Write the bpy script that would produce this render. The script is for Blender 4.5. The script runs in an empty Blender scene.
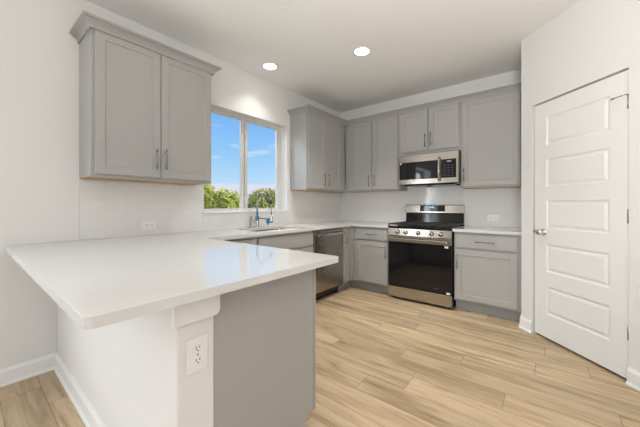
import bpy, bmesh, math, random
from mathutils import Vector, Matrix, Euler

random.seed(7)
scene = bpy.context.scene
col = scene.collection

# ------------------------------------------------------------------ camera
cam_data = bpy.data.cameras.new('camera')
cam = bpy.data.objects.new('camera', cam_data)
col.objects.link(cam)
cam.location = (2.7994, -4.0740, 1.1827)
cam.rotation_euler = (math.radians(90), 0, 0.67339)
cam_data.sensor_width = 36.0
cam_data.lens = 36.0 * 287.376 / 640.0
cam_data.shift_y = -8.703 / 640.0
cam_data.clip_start = 0.05
cam_data.clip_end = 400
scene.camera = cam

# ------------------------------------------------------------------ view
scene.view_settings.view_transform = 'Standard'
scene.view_settings.look = 'None'
scene.view_settings.gamma = 1.0
scene.view_settings.use_curve_mapping = False
scene.view_settings.exposure = 0.02

# ------------------------------------------------------------------ sky
world = bpy.data.worlds.new('sky')
scene.world = world
world.use_nodes = True
wn, wl = world.node_tree.nodes, world.node_tree.links
wn.clear()
w_out = wn.new('ShaderNodeOutputWorld')
w_bg = wn.new('ShaderNodeBackground')
w_tc = wn.new('ShaderNodeTexCoord')
w_sep = wn.new('ShaderNodeSeparateXYZ')
w_ramp = wn.new('ShaderNodeValToRGB')
wl.new(w_tc.outputs['Generated'], w_sep.inputs[0])
wl.new(w_sep.outputs['Z'], w_ramp.inputs['Fac'])
cr = w_ramp.color_ramp
cr.elements[0].position = 0.0
cr.elements[0].color = (0.80, 0.78, 0.93, 1)
cr.elements[1].position = 1.0
cr.elements[1].color = (0.10, 0.28, 0.80, 1)
for pos, c in ((0.066, (0.80, 0.77, 0.93, 1)), (0.073, (0.52, 0.76, 0.99, 1)),
               (0.16, (0.34, 0.63, 0.98, 1)), (0.30, (0.19, 0.47, 0.96, 1))):
    e = cr.elements.new(pos)
    e.color = c
# thin streaks of cloud
w_map = wn.new('ShaderNodeMapping')
w_map.inputs['Scale'].default_value = (5.0, 5.0, 22.0)
w_map.inputs['Rotation'].default_value = (0.18, 0.0, 0.0)
w_noise = wn.new('ShaderNodeTexNoise')
w_noise.inputs['Scale'].default_value = 1.4
w_noise.inputs['Detail'].default_value = 5
w_cr = wn.new('ShaderNodeValToRGB')
w_cr.color_ramp.elements[0].position = 0.60
w_cr.color_ramp.elements[0].color = (0, 0, 0, 1)
w_cr.color_ramp.elements[1].position = 0.78
w_cr.color_ramp.elements[1].color = (0.7, 0.7, 0.7, 1)
w_mix = wn.new('ShaderNodeMix')
w_mix.data_type = 'RGBA'
w_mix.inputs['B'].default_value = (0.90, 0.93, 1.0, 1)
wl.new(w_tc.outputs['Generated'], w_map.inputs['Vector'])
wl.new(w_map.outputs[0], w_noise.inputs['Vector'])
wl.new(w_noise.outputs['Fac'], w_cr.inputs['Fac'])
wl.new(w_cr.outputs['Color'], w_mix.inputs['Factor'])
wl.new(w_ramp.outputs['Color'], w_mix.inputs['A'])
wl.new(w_mix.outputs['Result'], w_bg.inputs['Color'])
w_bg.inputs['Strength'].default_value = 1.0
wl.new(w_bg.outputs[0], w_out.inputs['Surface'])

# ------------------------------------------------------------------ sun, daylight and added fill
def light(name, kind, loc, rot, energy, color, **kw):
    d = bpy.data.lights.new(name, kind)
    o = bpy.data.objects.new(name, d)
    col.objects.link(o)
    o.location = loc
    o.rotation_euler = rot
    d.energy = energy
    d.color = color
    for k, v in kw.items():
        setattr(d, k, v)
    return o

sun = light('sun', 'SUN', (0, 0, 20), (0, 0, 0), 5.0, (1.0, 0.95, 0.86), angle=0.01)
sun.rotation_euler = Vector((-0.62, -0.35, -0.70)).to_track_quat('-Z', 'Y').to_euler()

R90 = math.radians(90)
# added fill lamps at assumed patio and side openings; dining window inferred from a reflection
DAY = (0.90, 0.955, 1.0)
light('fill_patio', 'AREA', (3.6, -9.16, 1.15), (R90 + 0.12, 0, 0.0), 75, DAY, shape='RECTANGLE', size=2.0, size_y=2.0)
light('fill_side', 'AREA', (4.94, -6.4, 1.5), (R90 + 0.2, 0, R90), 3, DAY, shape='RECTANGLE', size=1.9, size_y=1.4)
light('daylight_dining', 'AREA', (-0.23, -5.0, 1.5), (R90 + 0.15, 0, -R90), 52, DAY, shape='RECTANGLE', size=1.2, size_y=1.3)
# added lamp out of view, brightening the cabinet side through the kitchen window
light('fill_kitchen', 'AREA', (-2.6, -3.0, 3.9), (Vector((0.15, -1.45, 1.55)) - Vector((-2.6, -3.0, 3.9))).to_track_quat('-Z', 'Y').to_euler(), 150, DAY, shape='RECTANGLE', size=1.6, size_y=1.2)
# added fill in place of an assumed flash, aimed up and towards the range
light('bounce_fill', 'AREA', (3.1, -4.1, 1.35), Vector((0.22, 0.50, 0.84)).to_track_quat('-Z', 'Y').to_euler(), 56, (1.0, 0.98, 0.95), shape='DISK', size=0.5)

H = 2.763                      # ceiling height

# ------------------------------------------------------------------ materials
def new_mat(name):
    m = bpy.data.materials.new(name)
    m.use_nodes = True
    nt = m.node_tree
    b = nt.nodes['Principled BSDF']
    return m, nt, b

def plain(name, rgb, rough=0.5, metal=0.0, spec=0.5, bump=0.0, bscale=200.0, coat=0.0, vary=0.0, emit=None):
    m, nt, b = new_mat(name)
    b.inputs['Base Color'].default_value = (*rgb, 1)
    b.inputs['Roughness'].default_value = rough
    b.inputs['Metallic'].default_value = metal
    b.inputs['Specular IOR Level'].default_value = spec
    b.inputs['Coat Weight'].default_value = coat
    tc = nt.nodes.new('ShaderNodeTexCoord')
    if bump:
        n = nt.nodes.new('ShaderNodeTexNoise')
        n.inputs['Scale'].default_value = bscale
        n.inputs['Detail'].default_value = 3
        bp = nt.nodes.new('ShaderNodeBump')
        bp.inputs['Strength'].default_value = bump
        bp.inputs['Distance'].default_value = 0.002
        nt.links.new(tc.outputs['Object'], n.inputs['Vector'])
        nt.links.new(n.outputs['Fac'], bp.inputs['Height'])
        nt.links.new(bp.outputs[0], b.inputs['Normal'])
    if vary:
        n = nt.nodes.new('ShaderNodeTexNoise')
        n.inputs['Scale'].default_value = 3.0
        mx = nt.nodes.new('ShaderNodeMix')
        mx.data_type = 'RGBA'
        mx.inputs['A'].default_value = (*[c * (1 - vary) for c in rgb], 1)
        mx.inputs['B'].default_value = (*[min(1, c * (1 + vary)) for c in rgb], 1)
        nt.links.new(tc.outputs['Object'], n.inputs['Vector'])
        nt.links.new(n.outputs['Fac'], mx.inputs['Factor'])
        nt.links.new(mx.outputs['Result'], b.inputs['Base Color'])
    if emit:
        b.inputs['Emission Color'].default_value = (*emit[0], 1)
        b.inputs['Emission Strength'].default_value = emit[1]
    return m

def brushed(name, rgb, rough, axis_scale):
    """stainless steel with a fine brushed grain"""
    m, nt, b = new_mat(name)
    b.inputs['Metallic'].default_value = 1.0
    tc = nt.nodes.new('ShaderNodeTexCoord')
    mp = nt.nodes.new('ShaderNodeMapping')
    mp.inputs['Scale'].default_value = axis_scale
    n = nt.nodes.new('ShaderNodeTexNoise')
    n.inputs['Scale'].default_value = 6
    n.inputs['Detail'].default_value = 3
    mr = nt.nodes.new('ShaderNodeMapRange')
    mr.inputs['To Min'].default_value = rough - 0.05
    mr.inputs['To Max'].default_value = rough + 0.08
    mx = nt.nodes.new('ShaderNodeMix')
    mx.data_type = 'RGBA'
    mx.inputs['A'].default_value = (*[c * 0.93 for c in rgb], 1)
    mx.inputs['B'].default_value = (*rgb, 1)
    nt.links.new(tc.outputs['Object'], mp.inputs['Vector'])
    nt.links.new(mp.outputs[0], n.inputs['Vector'])
    nt.links.new(n.outputs['Fac'], mr.inputs['Value'])
    nt.links.new(mr.outputs[0], b.inputs['Roughness'])
    nt.links.new(n.outputs['Fac'], mx.inputs['Factor'])
    nt.links.new(mx.outputs['Result'], b.inputs['Base Color'])
    return m

def oak_floor():
    m, nt, b = new_mat('oak_plank')
    N, L = nt.nodes, nt.links
    geo = N.new('ShaderNodeTexCoord')
    at = N.new('ShaderNodeAttribute')
    at.attribute_name = 'tint'
    off = N.new('ShaderNodeCombineXYZ')
    mu = N.new('ShaderNodeMath'); mu.operation = 'MULTIPLY'; mu.inputs[1].default_value = 37.0
    L.new(at.outputs['Fac'], mu.inputs[0])
    L.new(mu.outputs[0], off.inputs[0]); L.new(mu.outputs[0], off.inputs[2])
    add = N.new('ShaderNodeVectorMath'); add.operation = 'ADD'
    L.new(geo.outputs['Object'], add.inputs[0]); L.new(off.outputs[0], add.inputs[1])
    # broad grain
    mp = N.new('ShaderNodeMapping'); mp.inputs['Scale'].default_value = (0.8, 7.0, 1.0)
    n1 = N.new('ShaderNodeTexNoise'); n1.inputs['Scale'].default_value = 2.2
    n1.inputs['Detail'].default_value = 6; n1.inputs['Roughness'].default_value = 0.6
    n1.inputs['Distortion'].default_value = 0.6
    L.new(add.outputs[0], mp.inputs[0]); L.new(mp.outputs[0], n1.inputs['Vector'])
    r1 = N.new('ShaderNodeValToRGB')
    e = r1.color_ramp.elements
    e[0].position = 0.30; e[0].color = (0.30, 0.200, 0.112, 1)
    e[1].position = 0.72; e[1].color = (0.60, 0.462, 0.300, 1)
    k = e.new(0.43); k.color = (0.44, 0.320, 0.193, 1)
    k = e.new(0.55); k.color = (0.535, 0.402, 0.255, 1)
    L.new(n1.outputs['Fac'], r1.inputs['Fac'])
    # fine fibre
    mp2 = N.new('ShaderNodeMapping'); mp2.inputs['Scale'].default_value = (2.0, 60.0, 1.0)
    n2 = N.new('ShaderNodeTexNoise'); n2.inputs['Scale'].default_value = 3.0
    n2.inputs['Detail'].default_value = 4
    L.new(add.outputs[0], mp2.inputs[0]); L.new(mp2.outputs[0], n2.inputs['Vector'])
    r2 = N.new('ShaderNodeMapRange')
    r2.inputs['From Min'].default_value = 0.3; r2.inputs['From Max'].default_value = 0.7
    r2.inputs['To Min'].default_value = 0.86; r2.inputs['To Max'].default_value = 1.06
    L.new(n2.outputs['Fac'], r2.inputs['Value'])
    # each plank a little lighter or darker
    r3 = N.new('ShaderNodeMapRange')
    r3.inputs['To Min'].default_value = 0.86; r3.inputs['To Max'].default_value = 1.12
    L.new(at.outputs['Fac'], r3.inputs['Value'])
    m1 = N.new('ShaderNodeMath'); m1.operation = 'MULTIPLY'
    L.new(r2.outputs[0], m1.inputs[0]); L.new(r3.outputs[0], m1.inputs[1])
    sc = N.new('ShaderNodeVectorMath'); sc.operation = 'SCALE'
    L.new(r1.outputs['Color'], sc.inputs[0]); L.new(m1.outputs[0], sc.inputs['Scale'])
    L.new(sc.outputs[0], b.inputs['Base Color'])
    b.inputs['Roughness'].default_value = 0.42
    bp = N.new('ShaderNodeBump'); bp.inputs['Strength'].default_value = 0.12
    bp.inputs['Distance'].default_value = 0.002
    L.new(n2.outputs['Fac'], bp.inputs['Height']); L.new(bp.outputs[0], b.inputs['Normal'])
    return m

def wood_ply():
    m, nt, b = new_mat('birch_ply')
    N, L = nt.nodes, nt.links
    tc = N.new('ShaderNodeTexCoord')
    mp = N.new('ShaderNodeMapping'); mp.inputs['Scale'].default_value = (12, 2, 12)
    n = N.new('ShaderNodeTexNoise'); n.inputs['Scale'].default_value = 3
    r = N.new('ShaderNodeValToRGB')
    r.color_ramp.elements[0].color = (0.50, 0.29, 0.11, 1)
    r.color_ramp.elements[1].color = (0.66, 0.43, 0.20, 1)
    L.new(tc.outputs['Object'], mp.inputs[0]); L.new(mp.outputs[0], n.inputs['Vector'])
    L.new(n.outputs['Fac'], r.inputs['Fac']); L.new(r.outputs['Color'], b.inputs['Base Color'])
    b.inputs['Roughness'].default_value = 0.6
    return m

def pane_glass():
    m = bpy.data.materials.new('pane_glass')
    m.use_nodes = True
    nt = m.node_tree
    nt.nodes.clear()
    o = nt.nodes.new('ShaderNodeOutputMaterial')
    t = nt.nodes.new('ShaderNodeBsdfTransparent')
    t.inputs['Color'].default_value = (0.97, 0.985, 0.985, 1)
    g = nt.nodes.new('ShaderNodeBsdfGlossy'); g.inputs['Roughness'].default_value = 0.02
    f = nt.nodes.new('ShaderNodeFresnel')
    geo = nt.nodes.new('ShaderNodeNewGeometry')       # same reflectance on both faces of the pane
    mr = nt.nodes.new('ShaderNodeMapRange')
    mr.inputs['To Min'].default_value = 1.25; mr.inputs['To Max'].default_value = 0.8
    nt.links.new(geo.outputs['Backfacing'], mr.inputs['Value']); nt.links.new(mr.outputs[0], f.inputs['IOR'])
    mx = nt.nodes.new('ShaderNodeMixShader')
    nt.links.new(f.outputs[0], mx.inputs[0]); nt.links.new(t.outputs[0], mx.inputs[1])
    nt.links.new(g.outputs[0], mx.inputs[2]); nt.links.new(mx.outputs[0], o.inputs['Surface'])
    return m

def leaf_mat(name, a, b_):
    m, nt, b = new_mat(name)
    N, L = nt.nodes, nt.links
    tc = N.new('ShaderNodeTexCoord')
    n = N.new('ShaderNodeTexNoise'); n.inputs['Scale'].default_value = 1.3
    n.inputs['Detail'].default_value = 4
    r = N.new('ShaderNodeValToRGB')
    r.color_ramp.elements[0].position = 0.35; r.color_ramp.elements[0].color = (*a, 1)
    r.color_ramp.elements[1].position = 0.65; r.color_ramp.elements[1].color = (*b_, 1)
    L.new(tc.outputs['Object'], n.inputs['Vector']); L.new(n.outputs['Fac'], r.inputs['Fac'])
    L.new(r.outputs['Color'], b.inputs['Base Color'])
    b.inputs['Roughness'].default_value = 0.6
    b.inputs['Subsurface Weight'].default_value = 0.0
    return m

M = {}
M['wall'] = plain('wall_paint', (0.74, 0.73, 0.71), 0.85, spec=0.2, bump=0.25, bscale=90)
M['ceiling'] = plain('ceiling_paint', (0.86, 0.85, 0.83), 0.95, spec=0.1, bump=0.2, bscale=70)
M['trim'] = plain('white_trim_paint', (0.80, 0.80, 0.785), 0.45, spec=0.4)
M['door'] = plain('white_door_paint', (0.78, 0.78, 0.765), 0.42, spec=0.4)
M['cab'] = plain('grey_cabinet_paint', (0.375, 0.369, 0.355), 0.38, spec=0.45, vary=0.02)
M['toe'] = plain('grey_toe_kick_paint', (0.33, 0.33, 0.325), 0.5)
M['ply'] = wood_ply()
M['quartz'] = plain('white_quartz', (0.64, 0.637, 0.625), 0.035, spec=0.5, vary=0.015)
M['tile'] = plain('white_glazed_tile', (0.73, 0.722, 0.705), 0.07, spec=0.5)
M['grout'] = plain('white_grout', (0.62, 0.612, 0.595), 0.8)
M['steel'] = brushed('brushed_stainless', (0.52, 0.48, 0.42), 0.19, (1.0, 1.0, 60.0))
M['steel_dark'] = brushed('brushed_dark_stainless', (0.46, 0.42, 0.38), 0.24, (60.0, 60.0, 1.0))
M['nickel'] = plain('satin_nickel', (0.33, 0.32, 0.30), 0.27, metal=1.0)
M['chrome'] = plain('polished_chrome', (0.72, 0.71, 0.69), 0.12, metal=1.0)
M['black_glass'] = plain('black_oven_glass', (0.006, 0.006, 0.007), 0.05, spec=0.5)
M['black'] = plain('black_enamel', (0.012, 0.012, 0.013), 0.25)
M['black_gloss'] = plain('black_gloss_enamel', (0.010, 0.010, 0.011), 0.08)
M['iron'] = plain('cast_iron', (0.016, 0.016, 0.016), 0.55)
M['dark'] = plain('dark_cavity', (0.008, 0.008, 0.008), 0.9)
M['blue_led'] = plain('blue_display', (0.02, 0.1, 0.3), 0.4, emit=((0.15, 0.55, 1.0), 2.2))
M['screen'] = plain('dim_display', (0.05, 0.06, 0.07), 0.3, emit=((0.5, 0.65, 0.85), 0.35))
M['sticker'] = plain('white_sticker', (0.75, 0.75, 0.75), 0.6)
M['mark'] = plain('grey_legend', (0.07, 0.072, 0.075), 0.5)
M['plastic'] = plain('white_plastic', (0.80, 0.79, 0.77), 0.35)
M['slot'] = plain('dark_slot', (0.03, 0.03, 0.03), 0.7)
M['vinyl'] = plain('white_vinyl', (0.66, 0.645, 0.62), 0.4)
M['gasket'] = plain('grey_gasket', (0.16, 0.155, 0.15), 0.7)
M['glass'] = pane_glass()
M['lens'] = plain('lamp_lens', (0.9, 0.9, 0.88), 0.5, emit=((1.0, 0.97, 0.92), 9.0))
M['blue_tag'] = plain('blue_film', (0.06, 0.22, 0.45), 0.4)
M['bronze'] = plain('brown_plastic', (0.30, 0.19, 0.11), 0.45)
M['rubber'] = plain('black_rubber', (0.02, 0.02, 0.02), 0.6)
M['oak'] = oak_floor()
M['seam'] = plain('floor_seam', (0.17, 0.11, 0.062), 0.8)
M['ground'] = plain('dry_grass', (0.16, 0.17, 0.06), 0.95, vary=0.3)
M['bark'] = plain('bark', (0.12, 0.085, 0.055), 0.9, vary=0.3)
M['leaf'] = leaf_mat('leaf_yellow_green', (0.32, 0.38, 0.04), (0.80, 0.74, 0.18))
M['leaf2'] = leaf_mat('leaf_green', (0.27, 0.33, 0.035), (0.72, 0.66, 0.15))
M['exterior'] = plain('roof_felt', (0.4, 0.4, 0.4), 0.9)

# ------------------------------------------------------------------ mesh helpers
ORIGIN = {}

class MB:
    """collects geometry in world coordinates, built into one mesh"""
    def __init__(self):
        self.bm = bmesh.new()

    def face(self, pts, mi=0):
        f = self.bm.faces.new([self.bm.verts.new(p) for p in pts])
        f.material_index = mi
        return f

    def box(self, a, b, mi=0, f=None):
        """box between corners a and b; f maps local (u, v, w) to the world"""
        x0, x1 = sorted((a[0], b[0])); y0, y1 = sorted((a[1], b[1])); z0, z1 = sorted((a[2], b[2]))
        P = [(x0, y0, z0), (x1, y0, z0), (x1, y1, z0), (x0, y1, z0),
             (x0, y0, z1), (x1, y0, z1), (x1, y1, z1), (x0, y1, z1)]
        if f:
            P = [f(*p) for p in P]
        v = [self.bm.verts.new(p) for p in P]
        for q in ((0, 3, 2, 1), (4, 5, 6, 7), (0, 1, 5, 4), (1, 2, 6, 5), (2, 3, 7, 6), (3, 0, 4, 7)):
            self.bm.faces.new([v[i] for i in q]).material_index = mi
        return self

    def prism(self, poly, h0, h1, f, mi=0):
        """polygon of (u, v) pairs extruded in w from h0 to h1"""
        a = [self.bm.verts.new(f(u, v, h0)) for u, v in poly]
        b = [self.bm.verts.new(f(u, v, h1)) for u, v in poly]
        n = len(poly)
        self.bm.faces.new(a[::-1]).material_index = mi
        self.bm.faces.new(b).material_index = mi
        for i in range(n):
            self.bm.faces.new([a[i], a[(i + 1) % n], b[(i + 1) % n], b[i]]).material_index = mi
        return self

    def tube(self, pts, r, seg=12, mi=0, caps=True):
        """round tube along a list of points; r a number or a list"""
        pts = [Vector(p) for p in pts]
        n = len(pts)
        rs = r if isinstance(r, (list, tuple)) else [r] * n
        t0 = (pts[1] - pts[0]).normalized()
        ref = Vector((0, 0, 1)) if abs(t0.z) < 0.9 else Vector((1, 0, 0))
        nrm = t0.cross(ref).normalized()
        rings = []
        for i in range(n):
            if i == 0: t = pts[1] - pts[0]
            elif i == n - 1: t = pts[-1] - pts[-2]
            else: t = (pts[i + 1] - pts[i]).normalized() + (pts[i] - pts[i - 1]).normalized()
            if t.length < 1e-9:
                t = pts[i] - pts[i - 1]
            t.normalize()
            nrm = (nrm - t * nrm.dot(t))
            if nrm.length < 1e-6:
                nrm = t.orthogonal()
            nrm.normalize()
            bn = t.cross(nrm)
            rings.append([self.bm.verts.new(pts[i] + (nrm * math.cos(2 * math.pi * k / seg)
                          + bn * math.sin(2 * math.pi * k / seg)) * rs[i]) for k in range(seg)])
        for i in range(n - 1):
            for k in range(seg):
                fc = self.bm.faces.new([rings[i][k], rings[i][(k + 1) % seg],
                                        rings[i + 1][(k + 1) % seg], rings[i + 1][k]])
                fc.smooth = True
                fc.material_index = mi
        if caps:
            self.bm.faces.new(rings[0][::-1]).material_index = mi
            self.bm.faces.new(rings[-1]).material_index = mi
        return self

    def lathe(self, origin, axis, prof, seg=24, mi=0):
        """(distance along axis, radius) pairs turned about the axis"""
        o = Vector(origin); ax = Vector(axis).normalized()
        u = ax.orthogonal().normalized(); w = ax.cross(u)
        rings = []
        for d, r in prof:
            if r < 1e-6:
                rings.append([self.bm.verts.new(o + ax * d)])
            else:
                rings.append([self.bm.verts.new(o + ax * d + (u * math.cos(2 * math.pi * k / seg)
                              + w * math.sin(2 * math.pi * k / seg)) * r) for k in range(seg)])
        for i in range(len(rings) - 1):
            A, B = rings[i], rings[i + 1]
            for k in range(seg):
                a0, a1 = A[k % len(A)], A[(k + 1) % len(A)]
                b0, b1 = B[k % len(B)], B[(k + 1) % len(B)]
                vs = []
                for q in (a0, a1, b1, b0):
                    if q not in vs: vs.append(q)
                if len(vs) > 2:
                    fc = self.bm.faces.new(vs)
                    fc.material_index = mi
                    fc.smooth = True
        for rg, rev in ((rings[0], True), (rings[-1], False)):
            if len(rg) > 2:
                self.bm.faces.new(rg[::-1] if rev else rg).material_index = mi
        return self

    def build(self, name, mats, parent=None, bevel=0.0, seg=2, recalc=True, loc=None):
        if recalc:
            bmesh.ops.recalc_face_normals(self.bm, faces=self.bm.faces)
        base = Vector((0, 0, 0))
        if parent is not None:
            base = ORIGIN[parent.name]
        elif loc is not None:
            base = Vector(loc)
        if base.length:
            bmesh.ops.translate(self.bm, verts=self.bm.verts, vec=-base)
        me = bpy.data.meshes.new(name)
        self.bm.to_mesh(me)
        self.bm.free()
        for m in (mats if isinstance(mats, (list, tuple)) else [mats]):
            me.materials.append(M[m] if isinstance(m, str) else m)
        o = bpy.data.objects.new(name, me)
        col.objects.link(o)
        if parent is not None:
            o.parent = parent
        elif loc is not None:
            o.location = base
        ORIGIN[o.name] = base
        if bevel:
            b = o.modifiers.new('bevel', 'BEVEL')
            b.width = bevel
            b.segments = seg
            b.limit_method = 'ANGLE'
            b.angle_limit = math.radians(40)
            b.harden_normals = False
        return o

def thing(name, label, cat, loc, group=None):
    o = bpy.data.objects.new(name, None)
    o.empty_display_size = 0.1
    col.objects.link(o)
    o.location = loc
    ORIGIN[o.name] = Vector(loc)
    o['label'] = label
    o['category'] = cat
    if group:
        o['group'] = group
    return o

def tag(o, label, cat, group=None):
    o['label'] = label
    o['category'] = cat
    if group:
        o['group'] = group
    return o

def struct(o, label=None):
    o['kind'] = 'structure'
    if label:
        o['label'] = label
    return o

# plane maps: u along the wall, v up, w out of the wall
def on_left(u, v, w): return (w, u, v)          # left wall, u = y
def on_back(u, v, w): return (u, -w, v)         # back wall, u = x
S2 = math.sqrt(0.5)
DBASE = Vector((2.6865, -0.7765, 0.0))            # pantry door plane, u along it
def on_diag(u, v, w): return tuple(DBASE + Vector((S2 * u - S2 * w, -S2 * u - S2 * w, v)))
def on_pen(u, v, w): return (w, u, v)           # peninsula end, u = y, w = x
def on_pen_front(u, v, w): return (u, w, v)     # peninsula kitchen side, u = x, w = y

# ------------------------------------------------------------------ the shell
X_R, Y_F = 4.80, -9.0
DO = 0.0122                                     # pantry wall stands proud of the door leaf
U0, U1 = 0.001, 0.752                           # pantry door opening along the diagonal
CORN = -0.118
END = 1.02
HEAD = 2.094

def floor_mesh():
    mb = MB()
    mb.face([(-0.2, Y_F - .2, -0.0035), (X_R + .2, Y_F - .2, -0.0035), (X_R + .2, 0.2, -0.0035), (-0.2, 0.2, -0.0035)], 1)
    rnd = random.Random(11)
    W, Lp, g = 0.18, 1.22, 0.0011
    tints = [0.5]
    fixed = {0: 0.47, -1: 0.22, 10: 1.887, 11: 2.28, 8: 2.07, 9: 2.585, 12: 2.72, 7: 1.82}
    k0 = int(math.floor((Y_F + 3.744) / W)) - 1
    k = k0
    while True:
        y0 = -3.744 + W * k
        if y0 > 0.05:
            break
        j = fixed.get(k, rnd.uniform(0, Lp))
        x = j - Lp * 5
        while x < X_R + .1:
            xa, xb = max(x, -0.15), min(x + Lp, X_R + .15)
            if xb - xa > 0.01:
                mb.face([(xa + g, y0 + g, 0), (xb - g, y0 + g, 0), (xb - g, y0 + W - g, 0), (xa + g, y0 + W - g, 0)], 0)
                tints.append(rnd.random())
            x += Lp
        k += 1
    mb.bm.faces.ensure_lookup_table()
    o = mb.build('floor', ['oak', 'seam'], recalc=False)
    a = o.data.attributes.new('tint', 'FLOAT', 'FACE')
    for i, t in enumerate(tints):
        a.data[i].value = t
    return o
struct(floor_mesh())

mb = MB(); mb.box((-0.3, Y_F - .3, H), (X_R + .3, 0.3, H + 0.15)); struct(mb.build('ceiling', 'ceiling'))

# window opening in the left wall
WY0, WY1, WZ0, WZ1 = -2.495, -1.285, 1.112, 2.252
TW = 0.20
mb = MB()
mb.box((-TW, Y_F, 0), (0, -5.6, H)); mb.box((-TW, -4.4, 0), (0, WY0, H))
mb.box((-TW, -5.6, 0), (0, -4.4, 0.85)); mb.box((-TW, -5.6, 2.2), (0, -4.4, H))
mb.box((-TW, WY1, 0), (0, 0, H))
mb.box((-TW, WY0, 0), (0, WY1, WZ0 - 0.02)); mb.box((-TW, WY0, WZ1), (0, WY1, H))
struct(mb.build('wall_left', 'wall'))
mb = MB(); mb.box((-TW, 0, 0), (X_R + TW, TW, H)); struct(mb.build('wall_back', 'wall'))
mb = MB()
mb.box((X_R, Y_F, 0), (X_R + .1, -7.4, H)); mb.box((X_R, -5.4, 0), (X_R + .1, 0, H))
mb.box((X_R, -7.4, 0), (X_R + .1, -5.4, 0.8)); mb.box((X_R, -7.4, 2.2), (X_R + .1, -5.4, H))
struct(mb.build('wall_right', 'wall'))
mb = MB()
mb.box((-TW, Y_F - .12, 0), (2.6, Y_F, H)); mb.box((4.6, Y_F - .12, 0), (X_R + .1, Y_F, H)); mb.box((2.6, Y_F - .12, 2.2), (4.6, Y_F, H))
struct(mb.build('wall_front', 'wall'))

# pantry: short wall, diagonal wall with the door opening, side wall
mb = MB()
c = on_diag(CORN, 0, DO)
cb = (c[0] + 0.12, c[1] + 0.05)
mb.prism([(2.590, 0.0), (2.590, c[1]), (c[0], c[1]), (cb[0], cb[1]), (2.71, 0.0)], 0, H, lambda u, v, w: (u, v, w))
mb.box((CORN, 0, -0.085), (U0, H, DO), f=on_diag)
mb.box((U1, 0, -0.085), (END, H, DO), f=on_diag)
mb.box((U0, HEAD, -0.085), (U1, H, DO), f=on_diag)
e = on_diag(END, 0, DO)
mb.box((e[0] - 0.08, e[1], 0), (X_R, e[1] + 0.12, H))
struct(mb.build('wall_pantry', 'wall'))

# half wall behind the peninsula cabinets
KY0, KY1, KX = -3.632, -3.4990, 1.850
mb = MB(); mb.box((0, KY0, 0), (KX, KY1, 0.883))
struct(mb.build('wall_peninsula', 'wall', bevel=0.006), 'white half wall under the peninsula overhang')

# baseboards: a stepped profile
BH = 0.112
def board(mb, p, q, n, h=BH, t=0.014):
    """baseboard along p-q (2D), facing n"""
    p, q, n = Vector((*p, 0)), Vector((*q, 0)), Vector((*n, 0)).normalized()
    prof = [(0, 0), (t + .009, 0), (t + .008, .010), (t + .003, .018), (t, .020), (t, h - .022), (t - .005, h - .012), (t - .008, h), (0, h)]
    a = [mb.bm.verts.new(p + n * d + Vector((0, 0, z))) for d, z in prof]
    b = [mb.bm.verts.new(q + n * d + Vector((0, 0, z))) for d, z in prof]
    m = len(prof)
    mb.bm.faces.new(a); mb.bm.faces.new(b[::-1])
    for i in range(m):
        mb.bm.faces.new([a[i], b[i], b[(i + 1) % m], a[(i + 1) % m]])

mb = MB(); board(mb, (0, Y_F), (0, KY0), (1, 0)); struct(mb.build('baseboard_left', 'trim'))
mb = MB(); board(mb, (0, KY0), (KX + .014, KY0), (0, -1)); board(mb, (KX, KY0 - .014), (KX, KY1), (1, 0))
struct(mb.build('baseboard_peninsula', 'trim'))
mb = MB()
p = on_diag(CORN - .008, 0, DO); q = on_diag(U0, 0, DO); board(mb, p[:2], q[:2], (-1, -1))
p = on_diag(U1, 0, DO); q = on_diag(END, 0, DO); board(mb, p[:2], q[:2], (-1, -1))
board(mb, (2.590, -0.60), (2.590, c[1] - .008), (-1, 0))
struct(mb.build('baseboard_pantry', 'trim'))

# cap block at the end of the half wall
mb = MB()
y0, y1, z0, z1 = -3.650, -3.488, 0.790, 0.883
mb.prism([(y0, z0), (y1 - .012, z0), (y1, z0 + .014), (y1, z1), (y0, z1)], KX + .0005, KX + .022, lambda u, v, w: (w, u, v))
struct(mb.build('trim_1', 'trim', bevel=0.002), 'white trim block under the countertop above the outlet')

# ------------------------------------------------------------------ window
FX = -0.12                                        # front of the vinyl frame
mb = MB(); mb.box((-TW, WY0, WZ0 - 0.02), (0.0, WY1, WZ0)); mb.box((-0.0, WY0 - .02, WZ0 - .02), (0.016, WY1 + .02, WZ0))
struct(mb.build('trim_2', 'trim', bevel=0.003), 'white window sill')
win = bpy.data.objects.new('window_1', None); col.objects.link(win)
win.location = (-0.15, (WY0 + WY1) / 2, WZ0); ORIGIN['window_1'] = win.location.copy()
struct(win, 'white two-pane sliding window over the sink')
def rect_frame(mb, y0, y1, z0, z1, t, x0, x1, tb=.022):
    mb.box((x0, y0, z0), (x1, y0 + t, z1)); mb.box((x0, y1 - t, z0), (x1, y1, z1))
    mb.box((x0, y0 + t, z0), (x1, y1 - t, z0 + tb)); mb.box((x0, y0 + t, z1 - tb), (x1, y1 - t, z1))
mb = MB(); rect_frame(mb, WY0, WY1, WZ0, WZ1, 0.030, -TW + .005, FX)
fr = mb.build('window_frame', 'vinyl', win, bevel=0.003)
YM = -1.897
mb = MB(); rect_frame(mb, WY0 + .028, YM - .002, WZ0 + .006, WZ1 - .018, 0.046, FX - .036, FX - .010)
s1 = mb.build('sash', 'vinyl', win, bevel=0.002)
mb = MB(); rect_frame(mb, YM + .012, WY1 - .028, WZ0 + .006, WZ1 - .018, 0.043, FX - .040, FX - .014)
s2 = mb.build('sash', 'vinyl', win, bevel=0.002)
mb = MB(); mb.box((FX - .045, YM - .0018, WZ0 + .030), (FX - .026, YM + .0118, WZ1 - .032)); mb.build('gasket', 'gasket', win)
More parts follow.
